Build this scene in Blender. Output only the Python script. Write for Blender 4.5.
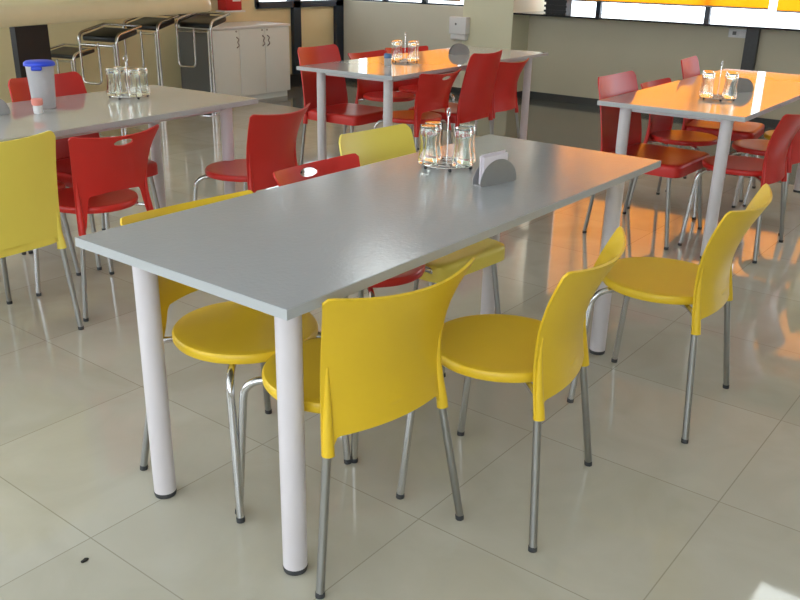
import bpy, bmesh, math, random
from mathutils import Vector, Matrix
random.seed(4)
for o in list(bpy.data.objects):
    bpy.data.objects.remove(o, do_unlink=True)
scn = bpy.context.scene
COL = scn.collection
R = math.radians
PI = math.pi

# ------------------------------------------------------------------ camera
cam = bpy.data.objects.new('camera', bpy.data.cameras.new('camera'))
COL.objects.link(cam)
cr = Vector((0.61495, -0.78831, 0.01979)); cu = Vector((0.27571, 0.23846, 0.93119)); cf = Vector((0.73879, 0.56718, -0.36399))
mm = Matrix((cr, cu, -cf)).transposed().to_4x4()
mm.translation = Vector((-1.1195, -1.1409, 1.3941))
cam.matrix_world = mm
cam.data.sensor_width = 36.0
cam.data.lens = 864.2 / 800 * 36
cam.data.clip_end = 100
scn.camera = cam

# ------------------------------------------------------------------ world, exposure
w = bpy.data.worlds.new('daylight'); scn.world = w; w.use_nodes = True
bg = w.node_tree.nodes['Background']
bg.inputs[0].default_value = (0.84, 0.92, 1.0, 1); bg.inputs[1].default_value = 3.9
scn.view_settings.view_transform = 'Standard'; scn.view_settings.look = 'None'
scn.view_settings.gamma = 1; scn.view_settings.use_curve_mapping = False
scn.view_settings.exposure = 0.24

# ------------------------------------------------------------------ materials
def mat(name, col, rough=0.5, metal=0.0, spec=0.5, trans=0.0, ior=1.45, coat=0.0, coat_rough=0.1):
    m = bpy.data.materials.new(name); m.use_nodes = True
    b = m.node_tree.nodes['Principled BSDF']
    b.inputs['Base Color'].default_value = (*col, 1)
    b.inputs['Roughness'].default_value = rough
    b.inputs['Metallic'].default_value = metal
    b.inputs['Specular IOR Level'].default_value = spec
    b.inputs['Transmission Weight'].default_value = trans
    b.inputs['IOR'].default_value = ior
    b.inputs['Coat Weight'].default_value = coat
    b.inputs['Coat Roughness'].default_value = coat_rough
    return m
def bsdf(m): return m.node_tree.nodes['Principled BSDF']
def noisy(m, col, amt=0.12, scale=6.0, bump=0.0, bscale=60.0, rough_amt=0.0):
    """mottle the base colour a little and optionally bump"""
    nt = m.node_tree; N = nt.nodes; L = nt.links; b = bsdf(m)
    tc = N.new('ShaderNodeTexCoord'); n = N.new('ShaderNodeTexNoise'); n.inputs['Scale'].default_value = scale
    n.inputs['Detail'].default_value = 5
    L.new(tc.outputs['Object'], n.inputs['Vector'])
    mx = N.new('ShaderNodeMix'); mx.data_type = 'RGBA'
    lo = tuple(c * (1 - amt) for c in col); hi = tuple(min(1, c * (1 + amt)) for c in col)
    mx.inputs[6].default_value = (*lo, 1); mx.inputs[7].default_value = (*hi, 1)
    L.new(n.outputs['Fac'], mx.inputs[0]); L.new(mx.outputs[2], b.inputs['Base Color'])
    if bump:
        n2 = N.new('ShaderNodeTexNoise'); n2.inputs['Scale'].default_value = bscale
        L.new(tc.outputs['Object'], n2.inputs['Vector'])
        bp = N.new('ShaderNodeBump'); bp.inputs['Strength'].default_value = bump; bp.inputs['Distance'].default_value = 0.002
        L.new(n2.outputs['Fac'], bp.inputs['Height']); L.new(bp.outputs['Normal'], b.inputs['Normal'])
    return m

M = {}
YEL = (0.78, 0.52, 0.024)
RED = (0.58, 0.024, 0.018)
M['yellow'] = noisy(mat('yellow_plastic', YEL, 0.38), YEL, 0.05, 5, 0.08, 300)
M['yellow_pale'] = noisy(mat('yellow_plastic_b', (0.86, 0.70, 0.11), 0.4), (0.86, 0.70, 0.11), 0.04, 5, 0.08, 300)
M['red'] = noisy(mat('red_plastic', RED, 0.33), RED, 0.07, 5, 0.08, 300)
M['chrome'] = mat('polished_steel', (0.62, 0.62, 0.63), 0.18, 1.0)
M['steel'] = noisy(mat('satin_steel', (0.36, 0.36, 0.35), 0.34, 1.0), (0.36, 0.36, 0.35), 0.1, 20)
M['rubber'] = mat('grey_rubber', (0.045, 0.047, 0.05), 0.6)
M['leg_white'] = noisy(mat('white_paint', (0.66, 0.62, 0.64), 0.3), (0.66, 0.62, 0.64), 0.04, 9)
M['edge'] = mat('edge_band', (0.42, 0.435, 0.44), 0.4)
M['wire'] = mat('wire_chrome', (0.7, 0.7, 0.7), 0.15, 1.0)
M['glass'] = mat('clear_glass', (0.97, 1.0, 0.98), 0.02, 0, 0.5, 1.0, 1.45)
M['napkin'] = mat('napkin_paper', (0.78, 0.72, 0.76), 0.9)
M['white'] = noisy(mat('white_plastic', (0.78, 0.77, 0.76), 0.45), (0.78, 0.77, 0.76), 0.03, 8)
M['black'] = noisy(mat('black_panel', (0.012, 0.012, 0.014), 0.45), (0.012, 0.012, 0.014), 0.2, 8)
M['dark_frame'] = mat('dark_blue_frame', (0.018, 0.03, 0.05), 0.35)
M['vinyl'] = mat('black_vinyl', (0.016, 0.016, 0.018), 0.35)
M['cream'] = noisy(mat('cream_laminate', (0.74, 0.66, 0.39), 0.55), (0.74, 0.66, 0.39), 0.06, 3)
M['counter'] = noisy(mat('counter_laminate', (0.66, 0.59, 0.37), 0.35), (0.66, 0.59, 0.37), 0.06, 5)
M['wall_grey'] = noisy(mat('warm_grey_paint', (0.66, 0.62, 0.50), 0.75), (0.66, 0.62, 0.50), 0.05, 2)
M['wall_olive'] = noisy(mat('putty_paint', (0.58, 0.53, 0.39), 0.7), (0.58, 0.53, 0.39), 0.05, 2)
M['column'] = noisy(mat('pale_cream_panel', (0.74, 0.72, 0.52), 0.5), (0.74, 0.72, 0.52), 0.04, 3)
M['ceiling'] = mat('ceiling_white', (0.84, 0.84, 0.82), 0.9)
M['cabinet'] = noisy(mat('grey_white_laminate', (0.72, 0.78, 0.75), 0.45), (0.72, 0.78, 0.75), 0.03, 4)
M['cab_top'] = mat('pale_grey_top', (0.72, 0.73, 0.72), 0.35)
M['seam'] = mat('dark_gap', (0.16, 0.16, 0.15), 0.8)
M['granite'] = noisy(mat('dark_skirting', (0.05, 0.05, 0.048), 0.4), (0.05, 0.05, 0.048), 0.3, 60)
M['blue_lid'] = mat('blue_plastic', (0.02, 0.06, 0.62), 0.4)
M['pink_cap'] = mat('salmon_plastic', (0.80, 0.28, 0.22), 0.45)
M['cloudy'] = mat('cloudy_plastic', (0.80, 0.80, 0.82), 0.35, 0, 0.4, 0.55, 1.3)
M['cap_blue'] = mat('pale_blue_plastic', (0.10, 0.22, 0.42), 0.45)
M['frost'] = mat('frosted_bottle', (0.62, 0.62, 0.62), 0.3, 0, 0.4, 0.4, 1.3)
M['red_box'] = mat('red_enamel', (0.50, 0.02, 0.02), 0.3)
M['scrap'] = mat('dark_crumb', (0.02, 0.02, 0.02), 0.9)
M['holder'] = noisy(mat('brushed_holder', (0.34, 0.34, 0.34), 0.38, 0.5), (0.34, 0.34, 0.34), 0.08, 30)
M['filling'] = mat('yellowish_sauce', (0.42, 0.36, 0.22), 0.6)

# table tops : grey laminate, fine texture
def top_mat(name, col, rough, bump):
    m = noisy(mat(name, col, rough, 0, 0.6, ior=1.6), col, 0.03, 14, bump, 90)
    return m
M['top'] = top_mat('grey_laminate_top', (0.365, 0.385, 0.405), 0.15, 0.25)
M['top_gloss'] = top_mat('grey_laminate_top_smooth', (0.46, 0.455, 0.44), 0.05, 0.0)

# orange blind : cloth that lets daylight through
def blind_mat():
    m = bpy.data.materials.new('orange_blind_cloth'); m.use_nodes = True
    nt = m.node_tree; N = nt.nodes; L = nt.links
    for n in list(N): N.remove(n)
    out = N.new('ShaderNodeOutputMaterial'); mix = N.new('ShaderNodeMixShader'); mix.inputs[0].default_value = 0.75
    d = N.new('ShaderNodeBsdfDiffuse'); t = N.new('ShaderNodeBsdfTranslucent')
    tc = N.new('ShaderNodeTexCoord'); wv = N.new('ShaderNodeTexNoise'); wv.inputs['Scale'].default_value = 3
    L.new(tc.outputs['Object'], wv.inputs['Vector'])
    mx = N.new('ShaderNodeMix'); mx.data_type = 'RGBA'
    mx.inputs[6].default_value = (1.0, 0.49, 0.05, 1); mx.inputs[7].default_value = (1.0, 0.60, 0.10, 1)
    L.new(wv.outputs['Fac'], mx.inputs[0])
    L.new(mx.outputs[2], d.inputs[0]); L.new(mx.outputs[2], t.inputs[0])
    L.new(d.outputs[0], mix.inputs[1]); L.new(t.outputs[0], mix.inputs[2]); L.new(mix.outputs[0], out.inputs[0])
    return m
M['blind'] = blind_mat()
def emis(name, col, s):
    m = bpy.data.materials.new(name); m.use_nodes = True
    b = bsdf(m); b.inputs['Emission Color'].default_value = (*col, 1); b.inputs['Emission Strength'].default_value = s
    b.inputs['Base Color'].default_value = (0.9, 0.9, 0.9, 1)
    return m
M['lamp'] = emis('lamp_diffuser', (0.92, 1.0, 1.0), 6.0)

# tiled floor
def floor_mat(name, col, grout, rough, bounds=None):
    m = mat(name, col, rough, 0, 0.5, ior=1.5)
    nt = m.node_tree; N = nt.nodes; L = nt.links; b = bsdf(m)
    tc = N.new('ShaderNodeTexCoord'); sp = N.new('ShaderNodeSeparateXYZ'); L.new(tc.outputs['Object'], sp.inputs[0])
    def line(out, off):
        a = N.new('ShaderNodeMath'); a.operation = 'ADD'; a.inputs[1].default_value = off; L.new(out, a.inputs[0])
        d = N.new('ShaderNodeMath'); d.operation = 'DIVIDE'; d.inputs[1].default_value = 0.6027; L.new(a.outputs[0], d.inputs[0])
        f = N.new('ShaderNodeMath'); f.operation = 'FRACT'; L.new(d.outputs[0], f.inputs[0])
        s = N.new('ShaderNodeMath'); s.operation = 'SUBTRACT'; s.inputs[1].default_value = 0.5; L.new(f.outputs[0], s.inputs[0])
        ab = N.new('ShaderNodeMath'); ab.operation = 'ABSOLUTE'; L.new(s.outputs[0], ab.inputs[0])
        g = N.new('ShaderNodeMath'); g.operation = 'GREATER_THAN'; g.inputs[1].default_value = 0.5 - 0.0026; L.new(ab.outputs[0], g.inputs[0])
        fl = N.new('ShaderNodeMath'); fl.operation = 'FLOOR'; L.new(d.outputs[0], fl.inputs[0])
        return g, fl
    gx, fx = line(sp.outputs[0], -1.070 + 60.27); gy, fy = line(sp.outputs[1], 0.605 + 60.27)
    mxx = N.new('ShaderNodeMath'); mxx.operation = 'MAXIMUM'; L.new(gx.outputs[0], mxx.inputs[0]); L.new(gy.outputs[0], mxx.inputs[1])
    # per tile tone
    cb = N.new('ShaderNodeCombineXYZ'); L.new(fx.outputs[0], cb.inputs[0]); L.new(fy.outputs[0], cb.inputs[1])
    wn = N.new('ShaderNodeTexWhiteNoise'); wn.noise_dimensions = '3D'; L.new(cb.outputs[0], wn.inputs['Vector'])
    ns = N.new('ShaderNodeTexNoise'); ns.inputs['Scale'].default_value = 3.2; ns.inputs['Detail'].default_value = 7; ns.inputs['Distortion'].default_value = 1.2
    L.new(tc.outputs['Object'], ns.inputs['Vector'])
    ad = N.new('ShaderNodeMath'); ad.operation = 'MULTIPLY_ADD'; ad.inputs[1].default_value = 0.25
    L.new(wn.outputs['Value'], ad.inputs[0]); L.new(ns.outputs['Fac'], ad.inputs[2])
    mx = N.new('ShaderNodeMix'); mx.data_type = 'RGBA'
    mx.inputs[6].default_value = (*[c * f for c, f in zip(col, (0.84, 0.81, 0.74))], 1); mx.inputs[7].default_value = (*[c * 1.14 for c in col], 1)
    L.new(ad.outputs[0], mx.inputs[0])
    m2 = N.new('ShaderNodeMix'); m2.data_type = 'RGBA'; m2.inputs[7].default_value = (*grout, 1)
    L.new(mxx.outputs[0], m2.inputs[0]); L.new(mx.outputs[2], m2.inputs[6]); L.new(m2.outputs[2], b.inputs['Base Color'])
    return m
M['floor'] = floor_mat('beige_vitrified_tile', (0.475, 0.462, 0.392), (0.33, 0.31, 0.25), 0.045)
M['floor_dark'] = floor_mat('dark_grey_tile', (0.13, 0.14, 0.13), (0.07, 0.07, 0.07), 0.09)

# ------------------------------------------------------------------ mesh helpers
def obj(name, bm, m, parent=None, smooth=True, angle=40):
    me = bpy.data.meshes.new(name)
    bmesh.ops.recalc_face_normals(bm, faces=bm.faces)
    bm.to_mesh(me); bm.free()
    o = bpy.data.objects.new(name, me); COL.objects.link(o)
    me.materials.append(m)
    if smooth:
        for p in me.polygons: p.use_smooth = True
        me.set_sharp_from_angle(angle=R(angle))
    if parent: o.parent = parent
    return o
def struct(name, bm, m, smooth=False):
    o = obj(name, bm, m, None, smooth); o['kind'] = 'structure'; return o
def thing(name, label, cat, loc=(0, 0, 0), rz=0.0, group=None):
    o = bpy.data.objects.new(name, None); COL.objects.link(o)
    o.empty_display_size = 0.1
    o.location = loc; o.rotation_euler = (0, 0, rz); o['label'] = label; o['category'] = cat
    if group: o['group'] = group
    return o
def tag(o, label, cat, group=None):
    o['label'] = label; o['category'] = cat
    if group: o['group'] = group
    return o
def dup(root, loc, rz, label, group=None, name=None, zs=1.0):
    r = root.copy(); COL.objects.link(r); r.location = loc; r.rotation_euler = (0, 0, rz); r.scale = (1, 1, zs)
    r['label'] = label
    if group: r['group'] = group
    for ch in list(root.children):
        c = ch.copy(); COL.objects.link(c); c.parent = r
        for g in ch.children:
            d = g.copy(); COL.objects.link(d); d.parent = c
    return r
def box(bm, x0, x1, y0, y1, z0, z1, bev=0.0):
    vs = [bm.verts.new(p) for p in [(x0, y0, z0), (x1, y0, z0), (x1, y1, z0), (x0, y1, z0), (x0, y0, z1), (x1, y0, z1), (x1, y1, z1), (x0, y1, z1)]]
    fs = [bm.faces.new([vs[i] for i in f]) for f in [(0, 3, 2, 1), (4, 5, 6, 7), (0, 1, 5, 4), (1, 2, 6, 5), (2, 3, 7, 6), (3, 0, 4, 7)]]
    if bev:
        es = list({e for f in fs for e in f.edges})
        bmesh.ops.bevel(bm, geom=es, offset=bev, segments=3, profile=0.5, affect='EDGES')
def newbox(*a, **k):
    bm = bmesh.new(); box(bm, *a, **k); return bm
def smooth_path(pts, n=6):
    """Catmull-Rom through pts"""
    P = [Vector(p) for p in pts]; out = []
    for i in range(len(P) - 1):
        p0 = P[max(i - 1, 0)]; p1 = P[i]; p2 = P[i + 1]; p3 = P[min(i + 2, len(P) - 1)]
        for k in range(n):
            t = k / n
            out.append(0.5 * ((2 * p1) + (-p0 + p2) * t + (2 * p0 - 5 * p1 + 4 * p2 - p3) * t * t + (-p0 + 3 * p1 - 3 * p2 + p3) * t ** 3))
    out.append(P[-1]); return out
def fillet(pts, r, n=6):
    """polyline with rounded corners"""
    P = [Vector(p) for p in pts]; out = [P[0]]
    for i in range(1, len(P) - 1):
        a = (P[i - 1] - P[i]); b = (P[i + 1] - P[i])
        rr = min(r, a.length * 0.48, b.length * 0.48)
        s = P[i] + a.normalized() * rr; e = P[i] + b.normalized() * rr
        for k in range(n + 1):
            t = k / n
            out.append(s * (1 - t) ** 2 + P[i] * 2 * t * (1 - t) + e * t * t)
    out.append(P[-1]); return out
def tube(bm, pts, r, seg=12, cap=True, closed=False):
    P = [Vector(p) for p in pts]; n = len(P)
    rings = []; up = None
    for i in range(n):
        if closed: t = (P[(i + 1) % n] - P[i - 1]).normalized()
        else: t = (P[min(i + 1, n - 1)] - P[max(i - 1, 0)]).normalized()
        if up is None:
            up = Vector((0, 0, 1)) if abs(t.z) < 0.9 else Vector((1, 0, 0))
        s = t.cross(up)
        if s.length < 1e-5: s = t.cross(Vector((0, 1, 0)))
        s.normalize(); up = s.cross(t).normalized()
        rr = r[i] if isinstance(r, (list, tuple)) else r
        rings.append([bm.verts.new(P[i] + (s * math.cos(2 * PI * k / seg) + up * math.sin(2 * PI * k / seg)) * rr) for k in range(seg)])
    for i in range(n if closed else n - 1):
        A = rings[i]; B = rings[(i + 1) % n]
        for k in range(seg): bm.faces.new([A[k], A[(k + 1) % seg], B[(k + 1) % seg], B[k]])
    if cap and not closed:
        bm.faces.new(rings[0][::-1]); bm.faces.new(rings[-1])
def lathe(bm, prof, cx=0, cy=0, seg=24, close=False):
    """prof: list of (r,z); r==0 closes"""
    rings = []
    for r, z in prof:
        if r < 1e-6: rings.append([bm.verts.new((cx, cy, z))])
        else: rings.append([bm.verts.new((cx + r * math.cos(2 * PI * k / seg), cy + r * math.sin(2 * PI * k / seg), z)) for k in range(seg)])
    for A, B in zip(rings, rings[1:]):
        for k in range(seg):
            a0 = A[k % len(A)]; a1 = A[(k + 1) % len(A)]; b0 = B[k % len(B)]; b1 = B[(k + 1) % len(B)]
            f = []
            for v in (a0, a1, b1, b0):
                if v not in f: f.append(v)
            if len(f) >= 3: bm.faces.new(f)
def interp(tab, z):
    if z <= tab[0][0]: return tab[0][1]
    for (a, b), (c, d) in zip(tab, tab[1:]):
        if z <= c:
            t = (z - a) / (c - a); t = t * t * (3 - 2 * t) if False else t
            return b + (d - b) * t
    return tab[-1][1]
def sstep(a, b, x):
    t = max(0, min(1, (x - a) / (b - a))); return t * t * (3 - 2 * t)
def thick(bm_faces_fn, nu, nv, T, drop=None):
    """closed sheet of thickness T from a grid function P(i,j)->Vector ; drop(i,j) removes a cell"""
    bm = bmesh.new()
    g = [[bm_faces_fn(i, j) for j in range(nv + 1)] for i in range(nu + 1)]
    def nrm(i, j):
        a = g[min(i + 1, nu)][j] - g[max(i - 1, 0)][j]; b = g[i][min(j + 1, nv)] - g[i][max(j - 1, 0)]
        return a.cross(b).normalized()
    F = [[bm.verts.new(g[i][j] + nrm(i, j) * T / 2) for j in range(nv + 1)] for i in range(nu + 1)]
    B = [[bm.verts.new(g[i][j] - nrm(i, j) * T / 2) for j in range(nv + 1)] for i in range(nu + 1)]
    keep = [[not (drop and drop(i, j)) for j in range(nv)] for i in range(nu)]
    def k(i, j): return 0 <= i < nu and 0 <= j < nv and keep[i][j]
    for i in range(nu):
        for j in range(nv):
            if not keep[i][j]: continue
            bm.faces.new([F[i][j], F[i + 1][j], F[i + 1][j + 1], F[i][j + 1]])
            bm.faces.new([B[i][j + 1], B[i + 1][j + 1], B[i + 1][j], B[i][j]])
            if not k(i - 1, j): bm.faces.new([F[i][j], F[i][j + 1], B[i][j + 1], B[i][j]])
            if not k(i + 1, j): bm.faces.new([F[i + 1][j + 1], F[i + 1][j], B[i + 1][j], B[i + 1][j + 1]])
            if not k(i, j - 1): bm.faces.new([F[i + 1][j], F[i][j], B[i][j], B[i + 1][j]])
            if not k(i, j + 1): bm.faces.new([F[i][j + 1], F[i + 1][j + 1], B[i + 1][j + 1], B[i][j + 1]])
    bmesh.ops.delete(bm, geom=[v for v in bm.verts if not v.link_faces], context='VERTS')
    return bm

# ------------------------------------------------------------------ room shell
XB, XC, YL = 7.60, 7.25, 6.27      # back wall, clad left part of the back wall, left wall
ZC = 2.80                          # ceiling
WT = 2.36                          # window head, left part
XW, WR = 8.05, 2.50                # plane and head of the windows behind the deep ledge
struct('floor', newbox(-3.4, 5.25, -4.8, 6.5, -0.1, 0), M['floor'])
bm = newbox(5.25, 8.3, -4.8, 6.5, -0.1, 0)
o = struct('floor', bm, M['floor_dark']); o.name = 'trim_1'
bm = bmesh.new()
struct('ceiling', newbox(-3.2, 8.4, -4.6, 6.6, ZC, ZC + 0.1), M['ceiling'])
# wall_back, below and above the windows
bm = bmesh.new()
box(bm, XB, XW + 0.2, -4.6, 3.856, 0, 0.90); box(bm, XB, XW + 0.2, -4.6, 3.856, WR, ZC)
struct('wall_back', bm, M['wall_olive'])
bm = bmesh.new()
box(bm, XC, XC + 0.2, 4.49, YL, 0, 0.95); box(bm, XC, XC + 0.2, 4.49, YL, WT, ZC); box(bm, XC, XC + 0.2, 6.17, YL, 0.95, WT)
struct('wall_far', bm, M['wall_grey'])
# clad column between the two window bands, with a shallow joint at z = .955
bm = bmesh.new()
box(bm, XC + 0.006, XW + 0.2, 3.856, 4.49, 0, ZC)
box(bm, XC, XC + 0.03, 3.85, 4.49, 0.0, 0.953); box(bm, XC, XC + 0.03, 3.85, 4.49, 0.961, ZC)
box(bm, XC + 0.03, XB + 0.1, 3.85, 3.87, 0.0, 0.953); box(bm, XC + 0.03, XB + 0.1, 3.85, 3.87, 0.961, ZC)
struct('wall_column', bm, M['column'])
# left wall : cream with a glazed door screen at its far end
bm = bmesh.new()
box(bm, 1.6, 5.81, YL, YL + 0.2, 0, ZC); box(bm, -3.2, 1.6, YL, YL + 0.2, 0, 0.85); box(bm, -3.2, 1.6, YL, YL + 0.2, 2.5, ZC); box(bm, 5.81, 7.25, YL, YL + 0.2, 2.3, ZC)
box(bm, 5.81, 7.25, YL + 0.03, YL + 0.1, 0.0, 0.90)
struct('wall_left', bm, M['cream'])
bm = bmesh.new()
for x0, x1 in ((6.385, 6.505), (7.12, 7.25)): box(bm, x0, x1, YL - 0.02, YL + 0.1, 0, 2.3)
box(bm, 5.80, 5.85, YL - 0.02, YL + 0.1, 0.90, 2.3)
box(bm, 5.81, 7.25, YL - 0.02, YL + 0.1, 0.885, 0.955); box(bm, 5.81, 7.25, YL - 0.02, YL + 0.1, 2.24, 2.3)
struct('door_1', bm, M['dark_frame'])
struct('window_1', newbox(5.85, 7.12, YL + 0.03, YL + 0.036, 0.955, 2.24), M['glass'])
bm = bmesh.new(); box(bm, 5.80, 6.50, YL - 0.035, YL + 0.02, 0, 0.14); struct('baseboard_left', bm, M['black'])
bm = bmesh.new(); box(bm, XB - 0.014, XB, -5, 3.85, 0, 0.075); struct('baseboard_back', bm, M['granite'])
bm = bmesh.new(); box(bm, XC - 0.014, XC, 3.84, YL - 0.03, 0, 0.075); box(bm, XC - 0.014, XB, 3.836, 3.85, 0, 0.075); struct('baseboard_far', bm, M['granite'])
struct('wall_right', newbox(-3.2, 7.8, -4.8, -4.6, 0, ZC), M['wall_grey'])
bm = bmesh.new(); box(bm, -3.4, -3.2, -4.8, YL + 0.2, 0, 0.7); box(bm, -3.4, -3.2, -4.8, YL + 0.2, 2.55, ZC); box(bm, -3.4, -3.2, -4.8, -4.0, 0.7, 2.55); box(bm, -3.4, -3.2, 0.6, 1.2, 0.7, 2.55)
struct('wall_near', bm, M['wall_grey'])
# ledge under the right-hand windows (black front edge)
bm = bmesh.new(); box(bm, XC, XW + 0.1, -4.6, 3.848, 0.900, 0.918)
struct('trim_2', bm, mat('black_polished_ledge', (0.012, 0.013, 0.016), 0.10))
# windows : frames and glass
bm = bmesh.new()
box(bm, XW, XW + 0.05, -4.6, 3.856, WR - 0.04, WR)
for yc in (3.26, 2.06, 0.85, -0.36, -1.57, -2.78): box(bm, XW, XW + 0.05, yc - 0.026, yc + 0.026, 0.918, WR)
struct('window_2', bm, M['dark_frame'])
bm = bmesh.new()
box(bm, XC + 0.06, XC + 0.11, 4.49, 6.17, 0.95, 0.968); box(bm, XC + 0.06, XC + 0.11, 4.49, 6.17, WT - 0.04, WT)
for yc in (5.08, 5.66): box(bm, XC + 0.06, XC + 0.11, yc - 0.03, yc + 0.03, 0.95, WT)
struct('window_3', bm, M['dark_frame'])
# stepped black post standing on the ledge between the panes
bm = bmesh.new()
box(bm, XB - 0.05, XB + 0.08, 3.39, 3.63, 0.918, WR)
for k in range(28):
    z = 0.93 + k * 0.05
    box(bm, XB - 0.062, XB - 0.04, 3.375, 3.645, z, z + 0.022)
struct('trim_3', bm, M['black'])
# dark post carrying the ledge
struct('trim_4', newbox(XB - 0.06, XB - 0.001, 1.375, 1.49, 0.0, 0.90), M['granite'])
# black panels on the left wall below the counter

struct('trim_5', newbox(4.74, 5.12, YL - 0.05, YL - 0.001, 0.0, 1.0), M['black'])
# right-hand side of the room, out of view : short return that closes the ledge
# ceiling lamp seen mirrored in the floor
def ceiling_light(x, y, label):
    t = thing('ceiling_light', label, 'ceiling light', (x, y, ZC - 0.012))
    bm = bmesh.new()
    for a in ((-.32, .32, -.32, -.30), (-.32, .32, .30, .32), (-.32, -.30, -.30, .30), (.30, .32, -.30, .30)): box(bm, *a, 0, 0.012)
    obj('lamp_frame', bm, M['white'], t, False)
    obj('diffuser', newbox(-.30, .30, -.30, .30, 0.001, 0.011), M['lamp'], t, False)
ceiling_light(4.32, -0.43, 'square ceiling lamp panel mirrored in the floor at the lower right corner of the photo')
ceiling_light(4.50, 3.36, 'square ceiling lamp panel mirrored in the floor below the nearest yellow chair')

# ------------------------------------------------------------------ blinds
def blind(y0, y1, zb, X, label, WT=WT):
    t = thing('roller_blind', label, 'blind', (X, (y0 + y1) / 2, zb), 0, 'orange roller blinds')
    w2 = (y1 - y0) / 2
    bm = bmesh.new()
    n = 24
    def P(i, j): return Vector((0.004 * math.sin(i * 0.9), -w2 + 2 * w2 * i / n, (WT - 0.06 - zb) * j / 4 + 0.012))
    obj('cloth', thick(P, n, 4, 0.0012), M['blind'], t)
    bm = bmesh.new(); tube(bm, [(0, -w2, 0.008), (0, w2, 0.008)], 0.009, 10)
    obj('bottom_bar', bm, M['steel'], t)
    bm = bmesh.new(); tube(bm, [(0, -w2, WT - 0.045 - zb), (0, w2, WT - 0.045 - zb)], 0.022, 12)
    obj('roller', bm, M['white'], t)
blind(1.46, 3.56, 1.035, XW - 0.035, 'wide orange roller blind left of the bright gap, over the right-hand windows', WR)
blind(-0.72, 1.385, 1.02, XW - 0.035, 'orange roller blind at the photo\'s top right corner, right of the bright gap', WR)
blind(4.55, 5.90, 1.00, XC + 0.03, 'orange roller blind over the left-hand window beside the pale column')

# ------------------------------------------------------------------ tables
def make_table(name, cx0, cy0, L, W, label, top, rz=0.0):
    # cx0, cy0 : the corner nearest the camera's left, on the near side
    c, sn = math.cos(rz), math.sin(rz)
    t = thing(name, label, 'table', (cx0 + c * L / 2 - sn * W / 2, cy0 + sn * L / 2 + c * W / 2, 0), rz, 'long grey canteen tables')
    obj('tabletop', newbox(-L / 2, L / 2, -W / 2, W / 2, 0.7265, 0.75), top, t, False)
    bm = bmesh.new()
    e = 0.0016
    for a in ((-L / 2 - e, L / 2 + e, -W / 2 - e, -W / 2), (-L / 2 - e, L / 2 + e, W / 2, W / 2 + e), (-L / 2 - e, -L / 2, -W / 2, W / 2), (L / 2, L / 2 + e, -W / 2, W / 2)):
        box(bm, *a, 0.727, 0.7492)
    obj('edge_band', bm, M['edge'], t, False)
    bm = bmesh.new()
    for s in (-1, 1): box(bm, -L / 2 + 0.16, L / 2 - 0.16, s * (W / 2 - 0.111) - 0.012, s * (W / 2 - 0.111) + 0.012, 0.695, 0.7265)
    for s in (-1, 1): box(bm, s * (L / 2 - 0.13) - 0.012, s * (L / 2 - 0.13) + 0.012, -W / 2 + 0.14, W / 2 - 0.14, 0.695, 0.7265)
    obj('frame', bm, M['leg_white'], t, False)
    for sx in (-1, 1):
        for sy in (-1, 1):
            cx, cy = sx * (L / 2 - 0.112), sy * (W / 2 - 0.111)
            bm = bmesh.new(); lathe(bm, [(0, 0.7264), (0.030, 0.7264), (0.030, 0.014), (0, 0.014)], cx, cy, 32)
            lg = obj('leg', bm, M['leg_white'], t, True, 30)
            bm = bmesh.new(); lathe(bm, [(0, 0.0142), (0.029, 0.0142), (0.0305, 0.010), (0.029, 0.0), (0, 0)], cx, cy, 32)
            obj('foot_cap', bm, M['rubber'], lg)
    return t
make_table('dining_table', 0, 0, 1.885, 0.726, 'large grey table in front, ringed by yellow chairs', M['top'])
make_table('dining_table', 0.01, 1.955, 1.885, 0.76, 'grey table at left with a blue-lidded container on it', M['top_gloss'], R(4))
make_table('dining_table', 3.085, 2.18, 2.13, 0.765, 'grey table at back centre, in front of the left-hand windows', M['top_gloss'], R(3))
make_table('dining_table', 3.10, 0.085, 2.08, 0.745, 'grey table at back right reflecting orange blinds', M['top_gloss'], R(1.0))

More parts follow.
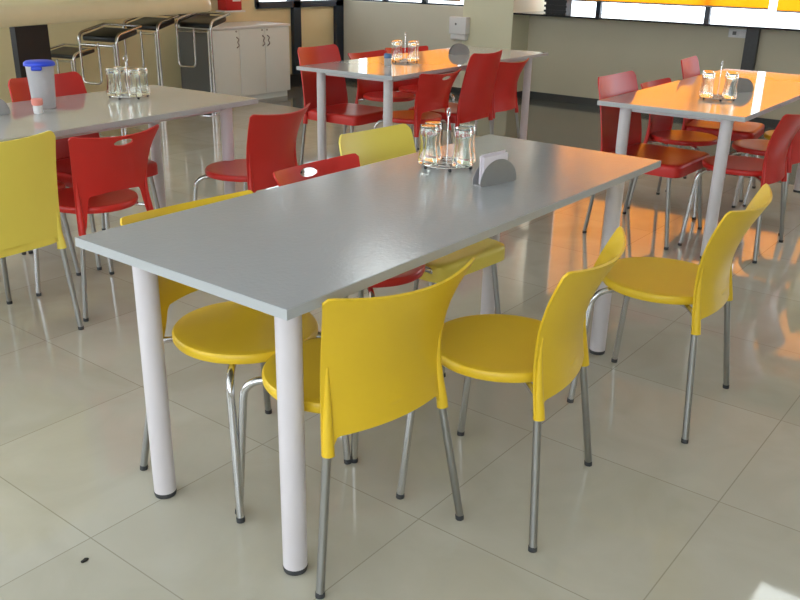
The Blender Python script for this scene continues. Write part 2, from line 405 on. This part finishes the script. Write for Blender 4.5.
# ------------------------------------------------------------------ chairs with a round seat
W_A = [(0.34, 0.197), (0.40, 0.192), (0.47, 0.186), (0.54, 0.186), (0.60, 0.190), (0.66, 0.200), (0.71, 0.214), (0.765, 0.233)]
Y_A = [(0.34, 0.036), (0.42, 0.048), (0.50, 0.054), (0.57, 0.050), (0.64, 0.034), (0.70, 0.010), (0.765, -0.022)]
def smooth_tab(tab, z):
    return sum(interp(tab, z + d) for d in (-0.03, -0.015, 0, 0.015, 0.03)) / 5
def backA(kind):
    nu, nv = 44, 28
    def zb(u):
        a = abs(u)
        if kind != 'low':
            return 0.485 + 0.02 * (1 - a * a) - (0.135) * sstep(0.70, 0.86, a)
        return 0.388 - 0.040 * sstep(0.80, 0.92, a)
    def zt(u):
        a = abs(u)
        return 0.738 + 0.016 * a ** 2 - 0.014 * max(0, (a - 0.93) / 0.07) ** 2
    hc, hw, hh = 0.712, 0.048, 0.0145
    def param(i, j):
        u = -1 + 2 * i / nu
        v = j / nv
        z0, z1 = zb(u), zt(u)
        return u, z0 + (z1 - z0) * v
    def flat(i, j):
        u, z = param(i, j); return u * smooth_tab(W_A, z), z
    def inside(x, z): return (x / hw) ** 2 + ((z - hc) / hh) ** 2
    gone = set()
    if kind == 'arch':
        for i in range(nu):
            for j in range(nv):
                c = [flat(i + a, j + b) for a in (0, 1) for b in (0, 1)]
                if inside(sum(p[0] for p in c) / 4, sum(p[1] for p in c) / 4) < 1: gone.add((i, j))
    border = set()
    for (i, j) in gone:
        for a in (0, 1):
            for b in (0, 1):
                cells = [(i + a - 1, j + b - 1), (i + a, j + b - 1), (i + a - 1, j + b), (i + a, j + b)]
                if any(c not in gone for c in cells): border.add((i + a, j + b))
    def P(i, j):
        x, z = flat(i, j)
        if (i, j) in border:
            d = math.sqrt(inside(x, z)) or 1
            x, z = x / d, hc + (z - hc) / d
        wz = smooth_tab(W_A, z); u = x / wz
        dep = 0.036 + 0.030 * sstep(0.45, 0.77, z)
        y = smooth_tab(Y_A, z) - dep * (1 - u * u)
        return Vector((x, y, z))
    bm = thick(P, nu, nv, 0.0065, (lambda i, j: (i, j) in gone) if gone else None)
    # side ribs that take the rear legs
    for s in (-1, 1):
        path = []; rad = []
        for k in range(10):
            z = 0.347 + k * 0.024
            path.append((s * (smooth_tab(W_A, z) - 0.0135), smooth_tab(Y_A, z) - 0.007, z)); rad.append(0.0150 - 0.0115 * (k / 9) ** 1.3)
        tube(bm, path, rad, 12)
    return bm
def seatA():
    bm = bmesh.new()
    lathe(bm, [(0, 0.4435), (0.11, 0.4445), (0.17, 0.4475), (0.187, 0.4485), (0.195, 0.447), (0.1995, 0.441), (0.1995, 0.427), (0.196, 0.421), (0.183, 0.419), (0.178, 0.425), (0, 0.427)], 0, 0.208, 64)
    return bm
def make_A(kind, col, label, loc, rz, name='round_seat_chair', zs=1.0):
    t = thing(name, label, 'chair', loc, rz)
    obj('backrest', backA(kind), col, t, True, 50)
    obj('seat', seatA(), col, t)
    for s in (-1, 1):
        bm = bmesh.new()
        tube(bm, [(s * 0.235, 0.0, 0.012), (s * 0.1838, 0.0345, 0.350), (s * 0.183, 0.040, 0.372)], 0.0105, 14)
        lg = obj('leg', bm, M['steel'], t)
        bm = bmesh.new(); tube(bm, [(s * 0.2355, 0.0, 0.0), (s * 0.2343, 0.001, 0.014)], 0.0114, 14); obj('foot_cap', bm, M['rubber'], lg)
        bm = bmesh.new()
        pts = fillet([(s * 0.200, 0.405, 0.012), (s * 0.186, 0.372, 0.405), (s * 0.10, 0.285, 0.418)], 0.05, 8)
        tube(bm, pts, 0.0105, 14)
        lg = obj('leg', bm, M['chrome'], t)
        bm = bmesh.new(); tube(bm, [(s * 0.2004, 0.406, 0.0), (s * 0.200, 0.405, 0.014)], 0.0114, 14); obj('foot_cap', bm, M['rubber'], lg)
    bm = bmesh.new()
    tube(bm, fillet([(-0.176, 0.046, 0.405), (-0.115, 0.10, 0.415), (-0.10, 0.30, 0.419), (0.10, 0.30, 0.419), (0.115, 0.10, 0.415), (0.176, 0.046, 0.405)], 0.04, 6), 0.009, 12)
    obj('seat_frame', bm, M['chrome'], t)
    return t

# ------------------------------------------------------------------ chairs with a square shell seat
W_B = [(0.33, 0.240), (0.40, 0.238), (0.50, 0.234), (0.62, 0.227), (0.74, 0.219), (0.85, 0.212)]
Y_B = [(0.33, 0.045), (0.42, 0.052), (0.52, 0.044), (0.64, 0.024), (0.75, 0.000), (0.85, -0.028)]
def backB():
    nu, nv = 30, 26
    def zb(u): return 0.405 + 0.012 * (1 - u * u) - 0.050 * sstep(0.83, 0.95, abs(u))
    def zt(u):
        a = abs(u); return 0.838 + 0.012 * a ** 2 - 0.030 * max(0, (a - 0.84) / 0.16) ** 2.4
    def P(i, j):
        u = -1 + 2 * i / nu; u = math.sin(u * PI / 2) * 0.35 + u * 0.65
        z = zb(u) + (zt(u) - zb(u)) * j / nv
        y = smooth_tab(Y_B, z) - (0.026 + 0.012 * sstep(0.5, 0.85, z)) * (1 - u * u)
        return Vector((u * smooth_tab(W_B, z), y, z))
    bm = thick(P, nu, nv, 0.007)
    for s in (-1, 1):
        path = []; rad = []
        for k in range(9):
            z = 0.352 + k * 0.022
            path.append((s * (smooth_tab(W_B, z) - 0.012), smooth_tab(Y_B, z) - 0.002, z)); rad.append(0.018 - 0.015 * (k / 8))
        tube(bm, path, rad, 12)
    return bm
def seatB():
    bm = bmesh.new()
    def ring(hx, hy, z, pw, sag=0.0, n=96):
        out = []
        for k in range(n):
            a = 2 * PI * k / n; c, s = math.cos(a), math.sin(a)
            x = math.copysign(abs(c) ** (2 / pw), c) * hx; y = math.copysign(abs(s) ** (2 / pw), s) * hy
            zz = z - sag * (1 - (x / 0.21) ** 2) * 0.5 if y > 0 else z
            out.append(bm.verts.new((x, 0.258 + y, zz)))
        return out
    rs = [ring(0.05, 0.05, 0.432, 2.2), ring(0.13, 0.13, 0.435, 3), ring(0.198, 0.194, 0.443, 4.5), ring(0.216, 0.212, 0.444, 8), ring(0.225, 0.221, 0.438, 9),
          ring(0.228, 0.224, 0.425, 9), ring(0.228, 0.224, 0.382, 9), ring(0.222, 0.218, 0.380, 9), ring(0.222, 0.218, 0.418, 9), ring(0.10, 0.10, 0.425, 3)]
    for A, B in zip(rs, rs[1:]):
        n = len(A)
        for k in range(n): bm.faces.new([A[k], A[(k + 1) % n], B[(k + 1) % n], B[k]])
    bm.faces.new(rs[0]); bm.faces.new(rs[-1])
    return bm
def make_B(col, label, loc, rz, zs=1.0, xs=1.0):
    t = thing('shell_chair', label, 'chair', loc, rz); t.scale = (xs, 1, zs)
    obj('backrest', backB(), col, t, True, 50)
    obj('seat', seatB(), col, t, True, 50)
    for s in (-1, 1):
        for (fx, fy, tx, ty) in ((0.236, 0.0, 0.2265, 0.046), (0.222, 0.47, 0.197, 0.42)):
            bm = bmesh.new(); tube(bm, [(s * fx, fy, 0.012), (s * tx, ty, 0.375 if fy == 0 else 0.40)], 0.0105, 14)
            lg = obj('leg', bm, M['steel'], t)
            bm = bmesh.new(); tube(bm, [(s * fx, fy, 0.0), (s * fx, fy, 0.014)], 0.0114, 14); obj('foot_cap', bm, M['rubber'], lg)
    bm = bmesh.new()
    tube(bm, [(-0.205, 0.06, 0.40), (0.205, 0.06, 0.40)], 0.008, 10); tube(bm, [(-0.195, 0.41, 0.40), (0.195, 0.41, 0.40)], 0.008, 10)
    obj('seat_frame', bm, M['steel'], t)
    return t

G1 = 'chairs at the front table'; G2 = 'chairs at the left table'; G3 = 'chairs at the back centre table'; G4 = 'chairs at the back right table'
yA = make_A('low', M['yellow'], 'yellow round-seat chair nearest the camera, its back hiding its seat', (0.307, -0.046, 0), R(-9.9)); yA['group'] = G1
dup(yA, (0.777, -0.270, 0), R(9.2), 'yellow round-seat chair, the middle of three on the near side of the front table', G1)
dup(yA, (1.560, -0.395, 0), R(3.4), 'yellow round-seat chair furthest right on the near side of the front table', G1)
yC = make_A('arch_plain', M['yellow'], 'yellow chair behind the front table at left, its round seat seen between the white legs', (0.385, 0.748, 0), R(176)); yC['group'] = G1
rC = make_A('arch', M['red'], 'red chair with a slotted back on the far side of the front table', (1.015, 0.85, 0), R(181)); rC['group'] = G1; rC.scale = (0.95, 1, 1)
yB = make_B(M['yellow_pale'], 'yellow shell chair on the far side of the front table, beside the glass caddy', (1.415, 0.915, 0), R(176), 0.95, 0.92); yB['group'] = G1
# left table
dup(yB, (0.385, 1.79, 0), R(3), 'yellow shell chair at the left edge of the photo', G2, zs=0.95)
dup(rC, (0.90, 1.86, 0), R(0), 'red slotted-back chair between the yellow shell chair and the front table corner', G2).scale = (0.93, 1, 1)
rA = make_A('low', M['red'], 'red round-seat chair at the right end of the left table', (1.745, 1.79, 0), R(8)); rA['group'] = G2
rB = make_B(M['red'], 'red chair back behind the blue-lidded container on the left table', (1.24, 2.86, 0), R(188)); rB['group'] = G2
dup(rB, (0.74, 2.83, 0), R(182), 'red chair back furthest left behind the left table', G2)
# back centre table
dup(rB, (3.42, 3.08, 0), R(183), 'big red shell chair at the left corner of the back centre table', G3)
dup(rA, (4.15, 3.26, 0), R(180), 'red chair behind the small blue-capped bottle on the back centre table', G3)
dup(rA, (4.70, 3.30, 0), R(166), 'red chair behind the glass caddy of the back centre table', G3)
dup(rC, (3.53, 2.15, 0), R(0), 'red slotted-back chair on the near side of the back centre table', G3)
dup(rB, (4.00, 2.12, 0), R(3), 'red tall shell chair between the slotted-back chair and the narrow one, back centre table', G3)
dup(rA, (4.50, 2.19, 0), R(3), 'red chair at the right end of the near side of the back centre table', G3)
# back right table
dup(rB, (3.47, 0.885, 0), R(180), 'red shell chair at the near left corner of the back right table', G4).scale = (1.12, 1, 1)
dup(rA, (4.10, 0.92, 0), R(180), 'red chair whose low back shows just above the back right table, the middle of three', G4)
dup(rB, (4.68, 0.93, 0), R(187), 'red shell chair furthest back behind the back right table', G4)
dup(rA, (3.54, -0.02, 0), R(0), 'red round-seat chair cut by the right edge of the photo', G4)
dup(rA, (4.14, 0.02, 0), R(0), 'red chair beyond the one cut by the right edge of the photo', G4)
dup(yA, (4.62, -0.02, 0), R(0), 'yellow chair glimpsed beyond the red ones at the right edge of the photo', G4)

# ------------------------------------------------------------------ glass caddies
def glass_bm():
    """wavy tumbler standing mouth down : thin wall, thick foot on top"""
    bm = bmesh.new(); h = 0.126
    outer = [(0.0335, 0.0), (0.0345, 0.004), (0.0330, 0.020), (0.0285, 0.045), (0.0262, 0.070), (0.0285, 0.096), (0.0300, 0.106), (0.0290, h - 0.006), (0.0265, h), (0, h)]
    inner = [(0, h - 0.005), (0.0250, h - 0.007), (0.0282, 0.106), (0.0268, 0.094), (0.0244, 0.070), (0.0267, 0.045), (0.0312, 0.020), (0.0325, 0.004), (0.0335, 0.0)]
    lathe(bm, outer, 0, 0, 32); lathe(bm, inner, 0, 0, 32)
    bmesh.ops.remove_doubles(bm, verts=bm.verts, dist=1e-5)
    return bm
def make_caddy(loc, rz, label):
    t = thing('glass_caddy', label, 'glass carrier', loc, rz, 'wire glass caddies')
    bm = bmesh.new()
    n = 40; Rr = 0.088
    for rad, z in ((Rr, 0.012), (0.052, 0.012)):
        tube(bm, [(rad * math.cos(2 * PI * k / n), rad * math.sin(2 * PI * k / n), z) for k in range(n)], 0.0022, 8, closed=True)
    for k in range(6):
        a = 2 * PI * k / 6 + PI / 6
        tube(bm, [(0, 0, 0.012), (Rr * math.cos(a), Rr * math.sin(a), 0.012)], 0.0018, 8)
    obj('rack', bm, M['wire'], t)
    bm = bmesh.new()
    loop = [(0.011 * math.cos(a), 0, 0.182 + 0.014 * math.sin(a)) for a in [R(-90 + k * 24) for k in range(14)]]
    tube(bm, [(0, 0, 0.012), (0, 0, 0.165)] + loop, 0.0026, 10)
    obj('handle', bm, M['wire'], t)
    for k in range(6):
        a = 2 * PI * k / 6 + PI / 6
        bm = bmesh.new(); bmesh.ops.create_uvsphere(bm, u_segments=12, v_segments=8, radius=0.006)
        bmesh.ops.translate(bm, verts=bm.verts, vec=(Rr * math.cos(a), Rr * math.sin(a), 0.006)); obj('foot', bm, M['rubber'], t)
    return t
glass0 = None
def caddy_set(loc, rz, where, n=6, glasses=(0, 1, 2, 3)):
    global glass0, cad0
    x, y, z = loc
    if glass0 is None:
        cad0 = make_caddy(loc, rz, where[0])
    else:
        dup(cad0, loc, rz, where[0], 'wire glass caddies')
    for k in glasses:
        a = R(-66) + (R(-31), R(31), R(180 - 31), R(180 + 31))[k]
        p = (x + 0.068 * math.cos(a), y + 0.068 * math.sin(a), z + 0.0142)
        if glass0 is None:
            glass0 = obj('drinking_glass', glass_bm(), M['glass']); glass0.location = p; g = glass0
        else:
            g = glass0.copy(); COL.objects.link(g); g.location = p
        g['category'] = 'glass'; g['group'] = where[1]; g['label'] = where[2]
caddy_set((1.275, 0.51, 0.75), R(12), ('wire carrier of upturned glasses on the large front table', 'glasses in the carrier on the front table',
          'upturned drinking glass in the wire carrier on the large front table'))
caddy_set((1.47, 2.55, 0.75), R(-5), ('wire carrier of glasses on the left table, right of the blue-lidded container', 'glasses in the carrier on the left table',
          'upturned drinking glass in the wire carrier on the left table'))
caddy_set((3.79, 2.63, 0.75), R(20), ('wire carrier of glasses on the back centre table', 'glasses in the carrier on the back centre table',
          'upturned drinking glass in the wire carrier on the back centre table'))
caddy_set((3.60, 0.39, 0.75), R(0), ('wire carrier of glasses on the back right table', 'glasses in the carrier on the back right table',
          'upturned drinking glass in the wire carrier on the back right table'))

# ------------------------------------------------------------------ napkin holders
def plate(bm, y, T, Rr=0.085):
    prof = [(-Rr, 0.003)] + [(Rr * math.cos(PI - PI * k / 30), 0.003 + Rr * 0.93 * math.sin(PI * k / 30)) for k in range(1, 30)] + [(Rr, 0.003)]
    a = [bm.verts.new((x, y, z)) for x, z in prof]; b = [bm.verts.new((x, y + T, z)) for x, z in prof]
    bm.faces.new(a); bm.faces.new(b[::-1])
    n = len(a)
    for k in range(n): bm.faces.new([a[k], b[k], b[(k + 1) % n], a[(k + 1) % n]])
def make_holder(loc, rz, label, nw=0.108, nh=0.096, nx=-0.012, s=0.96, paper=None):
    t = thing('napkin_holder', label, 'napkin holder', loc, rz); t.scale = (s, s, s)
    bm = bmesh.new(); plate(bm, -0.018, 0.0016); plate(bm, 0.0164, 0.0016); box(bm, -0.078, 0.078, -0.0175, 0.0175, 0.0, 0.003)
    obj('holder_body', bm, M['holder'], t, True, 30)
    if not paper: return t
    q = thing('paper_napkins', paper, 'napkins', loc, rz); q.scale = (s, s, s)
    for k in range(5):
        yy = -0.0135 + k * 0.0055
        dx = nx + random.uniform(-0.004, 0.004)
        hh = nh + random.uniform(-0.006, 0.002)
        def P(i, j, yy=yy, dx=dx, hh=hh): return Vector((dx - nw / 2 + nw * i / 8, yy + 0.0008 * math.sin(i * 1.3 + k), 0.0035 + hh * j / 4 + 0.004 * i / 8))
        obj('napkin', thick(P, 8, 4, 0.0022), M['napkin'], q)
    return t
make_holder((1.185, 0.262, 0.75), math.atan2(0.24 - 0.28, 0.18), 'half-round metal napkin holder on the large front table', paper='white paper napkins in the metal holder on the large front table')
make_holder((4.53, 2.68, 0.75), R(-30), 'half-round metal napkin holder on the back centre table')
make_holder((3.98, 0.39, 0.75), R(-28), 'half-round metal napkin holder on the back right table')
make_holder((0.745, 2.50, 0.75), R(10), 'half-round metal napkin holder cut by the left edge of the photo', paper='white paper napkins at the left edge of the photo')

# ------------------------------------------------------------------ container, bottles
t = thing('storage_container', 'tall cloudy plastic container with a blue lid on the left table', 'container', (1.02, 2.55, 0.75))
bm = bmesh.new(); lathe(bm, [(0, 0), (0.046, 0), (0.049, 0.006), (0.060, 0.190), (0.0585, 0.190), (0.0475, 0.008), (0, 0.004)], 0, 0, 36); obj('body', bm, M['cloudy'], t)
bm = bmesh.new(); lathe(bm, [(0, 0.206), (0.055, 0.206), (0.060, 0.203), (0.066, 0.198), (0.067, 0.186), (0.0635, 0.186), (0.0635, 0.193), (0, 0.193)], 0, 0, 36)
lid = obj('lid', bm, M['blue_lid'], t)
bm = bmesh.new(); box(bm, -0.022, 0.022, -0.012, 0.012, 0, 0.018, bev=0.005)
bmesh.ops.rotate(bm, verts=bm.verts, cent=(0, 0, 0), matrix=Matrix.Rotation(R(-40), 3, 'Z')); bmesh.ops.translate(bm, verts=bm.verts, vec=(-0.045, -0.050, 0.170)); obj('pouring_spout', bm, M['blue_lid'], lid)
t = thing('sauce_bottle', 'small pale bottle with a salmon cap, in front of the blue-lidded container', 'bottle', (0.915, 2.425, 0.75))
bm = bmesh.new(); lathe(bm, [(0, 0), (0.017, 0), (0.019, 0.004), (0.020, 0.028), (0.018, 0.036), (0, 0.036)], 0, 0, 24); obj('body', bm, M['white'], t)
bm = bmesh.new(); lathe(bm, [(0, 0.036), (0.021, 0.036), (0.0235, 0.042), (0.024, 0.060), (0.022, 0.064), (0, 0.064)], 0, 0, 24); obj('cap', bm, M['pink_cap'], t)
t = thing('small_bottle', 'small bottle with a pale blue cap on the back centre table', 'bottle', (3.50, 2.55, 0.75))
bm = bmesh.new(); lathe(bm, [(0, 0), (0.023, 0), (0.025, 0.005), (0.025, 0.045), (0.022, 0.052), (0, 0.052)], 0, 0, 24); obj('body', bm, M['frost'], t)
bm = bmesh.new(); lathe(bm, [(0, 0.052), (0.026, 0.052), (0.026, 0.076), (0.022, 0.081), (0, 0.081)], 0, 0, 24); obj('cap', bm, M['cap_blue'], t)

# ------------------------------------------------------------------ cabinet
t = thing('low_cabinet', 'low grey-white three-door cabinet against the left wall', 'cabinet', (4.73, 5.75, 0))
CW, CD, CH = 1.07, 0.50, 0.76
obj('carcass', newbox(0, CW, 0.018, CD, 0.06, CH - 0.025, bev=0.001), M['cabinet'], t, False)
obj('plinth', newbox(0.02, CW - 0.02, 0.03, CD, 0, 0.06), M['cabinet'], t, False)
obj('worktop', newbox(-0.012, CW + 0.012, -0.01, CD + 0.01, CH - 0.025, CH, bev=0.003), M['cab_top'], t)
obj('side_panel', newbox(-0.011, 0, 0.018, CD, 0.06, CH - 0.026), M['seam'], t, False)
dw = CW / 3
for k, hx in ((0, dw - 0.035), (1, dw - 0.035), (2, 0.035)):
    bm = newbox(k * dw + 0.002, (k + 1) * dw - 0.002, 0, 0.0175, 0.065, CH - 0.03, bev=0.001)
    d = obj('door', bm, M['cabinet'], t)
    x = k * dw + hx
    bm = bmesh.new(); tube(bm, smooth_path([(x, 0.002, 0.655), (x + 0.004, -0.026, 0.635), (x - 0.004, -0.020, 0.605), (x + 0.006, -0.026, 0.575), (x, 0.002, 0.55)], 6), 0.006, 10)
    obj('handle', bm, M['steel'], d)
    bm = bmesh.new(); tube(bm, [(x - 0.004, 0.001, 0.71), (x - 0.004, -0.006, 0.71)], 0.009, 14); obj('lock', bm, M['steel'], d)

# ------------------------------------------------------------------ long counter with stools
ang = math.atan2(0.65, 2.17)
t = thing('bar_counter', 'long cream counter with a rounded end above the bar stools', 'counter', (1.86, 4.41, 0), ang)
bm = bmesh.new()
# outline in local frame : front edge along +x
out = [(-2.6, 0.0), (2.32, 0.0)]
for k in range(1, 13):
    a = -PI / 2 + (PI / 2) * k / 12; out.append((2.32 + 0.42 * math.cos(a), 0.42 + 0.42 * math.sin(a)))
out += [(2.74, 0.80), (-2.6, 0.80)]
def ringz(inset, z):
    vs = []
    cx, cy = 0.0, 0.5
    for x, y in out:
        vs.append(bm.verts.new((x - (inset if x > 2.4 else 0), y + (inset if y < 0.4 else 0), z)))
    return vs
prof = [(0.030, 0.950), (0.008, 0.955), (0.0, 0.97), (0.0, 1.02), (0.010, 1.055), (0.035, 1.08), (0.07, 1.09)]
rr = [ringz(i, z) for i, z in prof]
for A, B in zip(rr, rr[1:]):
    n = len(A)
    for k in range(n): bm.faces.new([A[k], A[(k + 1) % n], B[(k + 1) % n], B[k]])
bm.faces.new(rr[0][::-1]); bm.faces.new(rr[-1])
obj('worktop', bm, M['counter'], t, True, 40)
for x0 in (0.76, -2.3): obj('support_panel', newbox(x0, x0 + 0.34, 0.62, 0.67, 0, 0.951), M['black'], t, False)
def make_stool(loc, rz, label, zs=1.0):
    t = thing('bar_stool', label, 'bar stool', loc, rz, 'chrome bar stools at the cream counter'); t.scale = (1, 1, zs)
    # local +x : the rails' free end ; local +y : the side with the hanging foot loop
    slope = 0.20
    bm = bmesh.new(); box(bm, 0.0, 0.27, -0.12, 0.24, 0.765, 0.815, bev=0.018)
    for v in bm.verts: v.co.z += slope * v.co.x
    obj('seat', bm, M['vinyl'], t)
    for y0 in (-0.135, 0.255):
        bm = bmesh.new(); y1 = y0 if y0 < 0 else y0
        tube(bm, fillet([(0.29, y0, 0.83 + 0.29 * slope), (-0.02, y0, 0.83), (-0.01, y0, 0.70 if y0 > 0 else 0.012)], 0.07, 8), 0.0125, 12)
        obj('side_frame', bm, M['chrome'], t)
    for xx, zz in ((0.29, 0.83 + 0.29 * slope), (-0.01, 0.74)):
        bm = bmesh.new(); tube(bm, [(xx, -0.135, zz), (xx, 0.255, zz)], 0.011, 12); obj('cross_bar', bm, M['chrome'], t)
    bm = bmesh.new(); tube(bm, [(-0.01, -0.100, 0.76), (-0.01, -0.100, 0.012)], 0.0125, 12); obj('upright', bm, M['chrome'], t)
    bm = bmesh.new()
    tube(bm, fillet([(-0.015, 0.06, 0.76), (-0.015, 0.06, 0.42), (-0.015, 0.255, 0.42), (-0.015, 0.255, 0.76)], 0.05, 8), 0.010, 12)
    obj('foot_loop', bm, M['chrome'], t)
    bm = bmesh.new(); lathe(bm, [(0, 0), (0.19, 0), (0.19, 0.006), (0.05, 0.016), (0, 0.016)], 0.06, -0.05, 40); obj('base', bm, M['chrome'], t)
    return t
GS = 'chrome bar stools at the cream counter'
st = make_stool((3.17, 5.23, 0), R(14), 'black and chrome bar stool above the left table\'s glass carrier'); st.scale = (1, 1, 0.965)
dup(st, (3.18, 5.88, 0), R(14), 'lowest black and chrome bar stool, behind the blue-lidded container', GS, zs=0.73)
dup(st, (3.98, 5.76, 0), R(14), 'black and chrome bar stool, second from the cabinet', GS)
dup(st, (4.38, 5.50, 0), R(14), 'black and chrome bar stool right beside the cabinet', GS, zs=1.02)

# ------------------------------------------------------------------ wall things
t = thing('wall_dispenser', 'white paper dispenser on the far wall above the back centre table', 'dispenser', (XC, 4.50, 0.60))
bm = newbox(-0.09, 0, -0.115, 0.115, 0.06, 0.245, bev=0.012); obj('body', bm, M['white'], t)
bm = newbox(-0.075, 0, -0.10, 0.10, 0.0, 0.065, bev=0.01); obj('lower_tray', bm, M['white'], t)
bm = bmesh.new(); tube(bm, [(-0.089, 0.02, 0.17), (-0.0925, 0.02, 0.17)], 0.012, 16); obj('lock', bm, M['seam'], t)
t = thing('wall_socket', 'white double socket plate on the wall left of the dark post', 'socket', (XB, 1.575, 0.83))
obj('plate', newbox(-0.010, 0, -0.095, 0.095, -0.04, 0.04, bev=0.003), M['cab_top'], t)
obj('switch', newbox(-0.014, -0.009, -0.075, -0.01, -0.022, 0.022, bev=0.002), M['white'], t)
obj('outlet', newbox(-0.014, -0.009, 0.02, 0.055, -0.016, 0.016, bev=0.002), M['seam'], t)
t = thing('red_wall_box', 'red box with a pale plate on the wall above the cabinet', 'box', (5.38, YL, 0.885))
obj('body', newbox(-0.11, 0.11, -0.14, 0, 0, 0.35, bev=0.012), M['red_box'], t)
obj('plate', newbox(-0.02, 0.09, -0.144, -0.138, 0.09, 0.30, bev=0.001), M['white'], t)
obj('base_ledge', newbox(-0.14, 0.15, -0.145, 0, -0.018, 0), M['cab_top'], t)
bm = bmesh.new(); bmesh.ops.create_icosphere(bm, subdivisions=2, radius=0.008)
for v in bm.verts: v.co = Vector((v.co.x * 1.3, v.co.y * 0.7, max(0, v.co.z * 0.5 + 0.003))) * random.uniform(0.8, 1.2)
o = obj('floor_crumb', bm, M['scrap']); o.location = (-0.198, 0.531, 0.0); tag(o, 'small dark crumb lying on the floor tile at lower left', 'crumb')
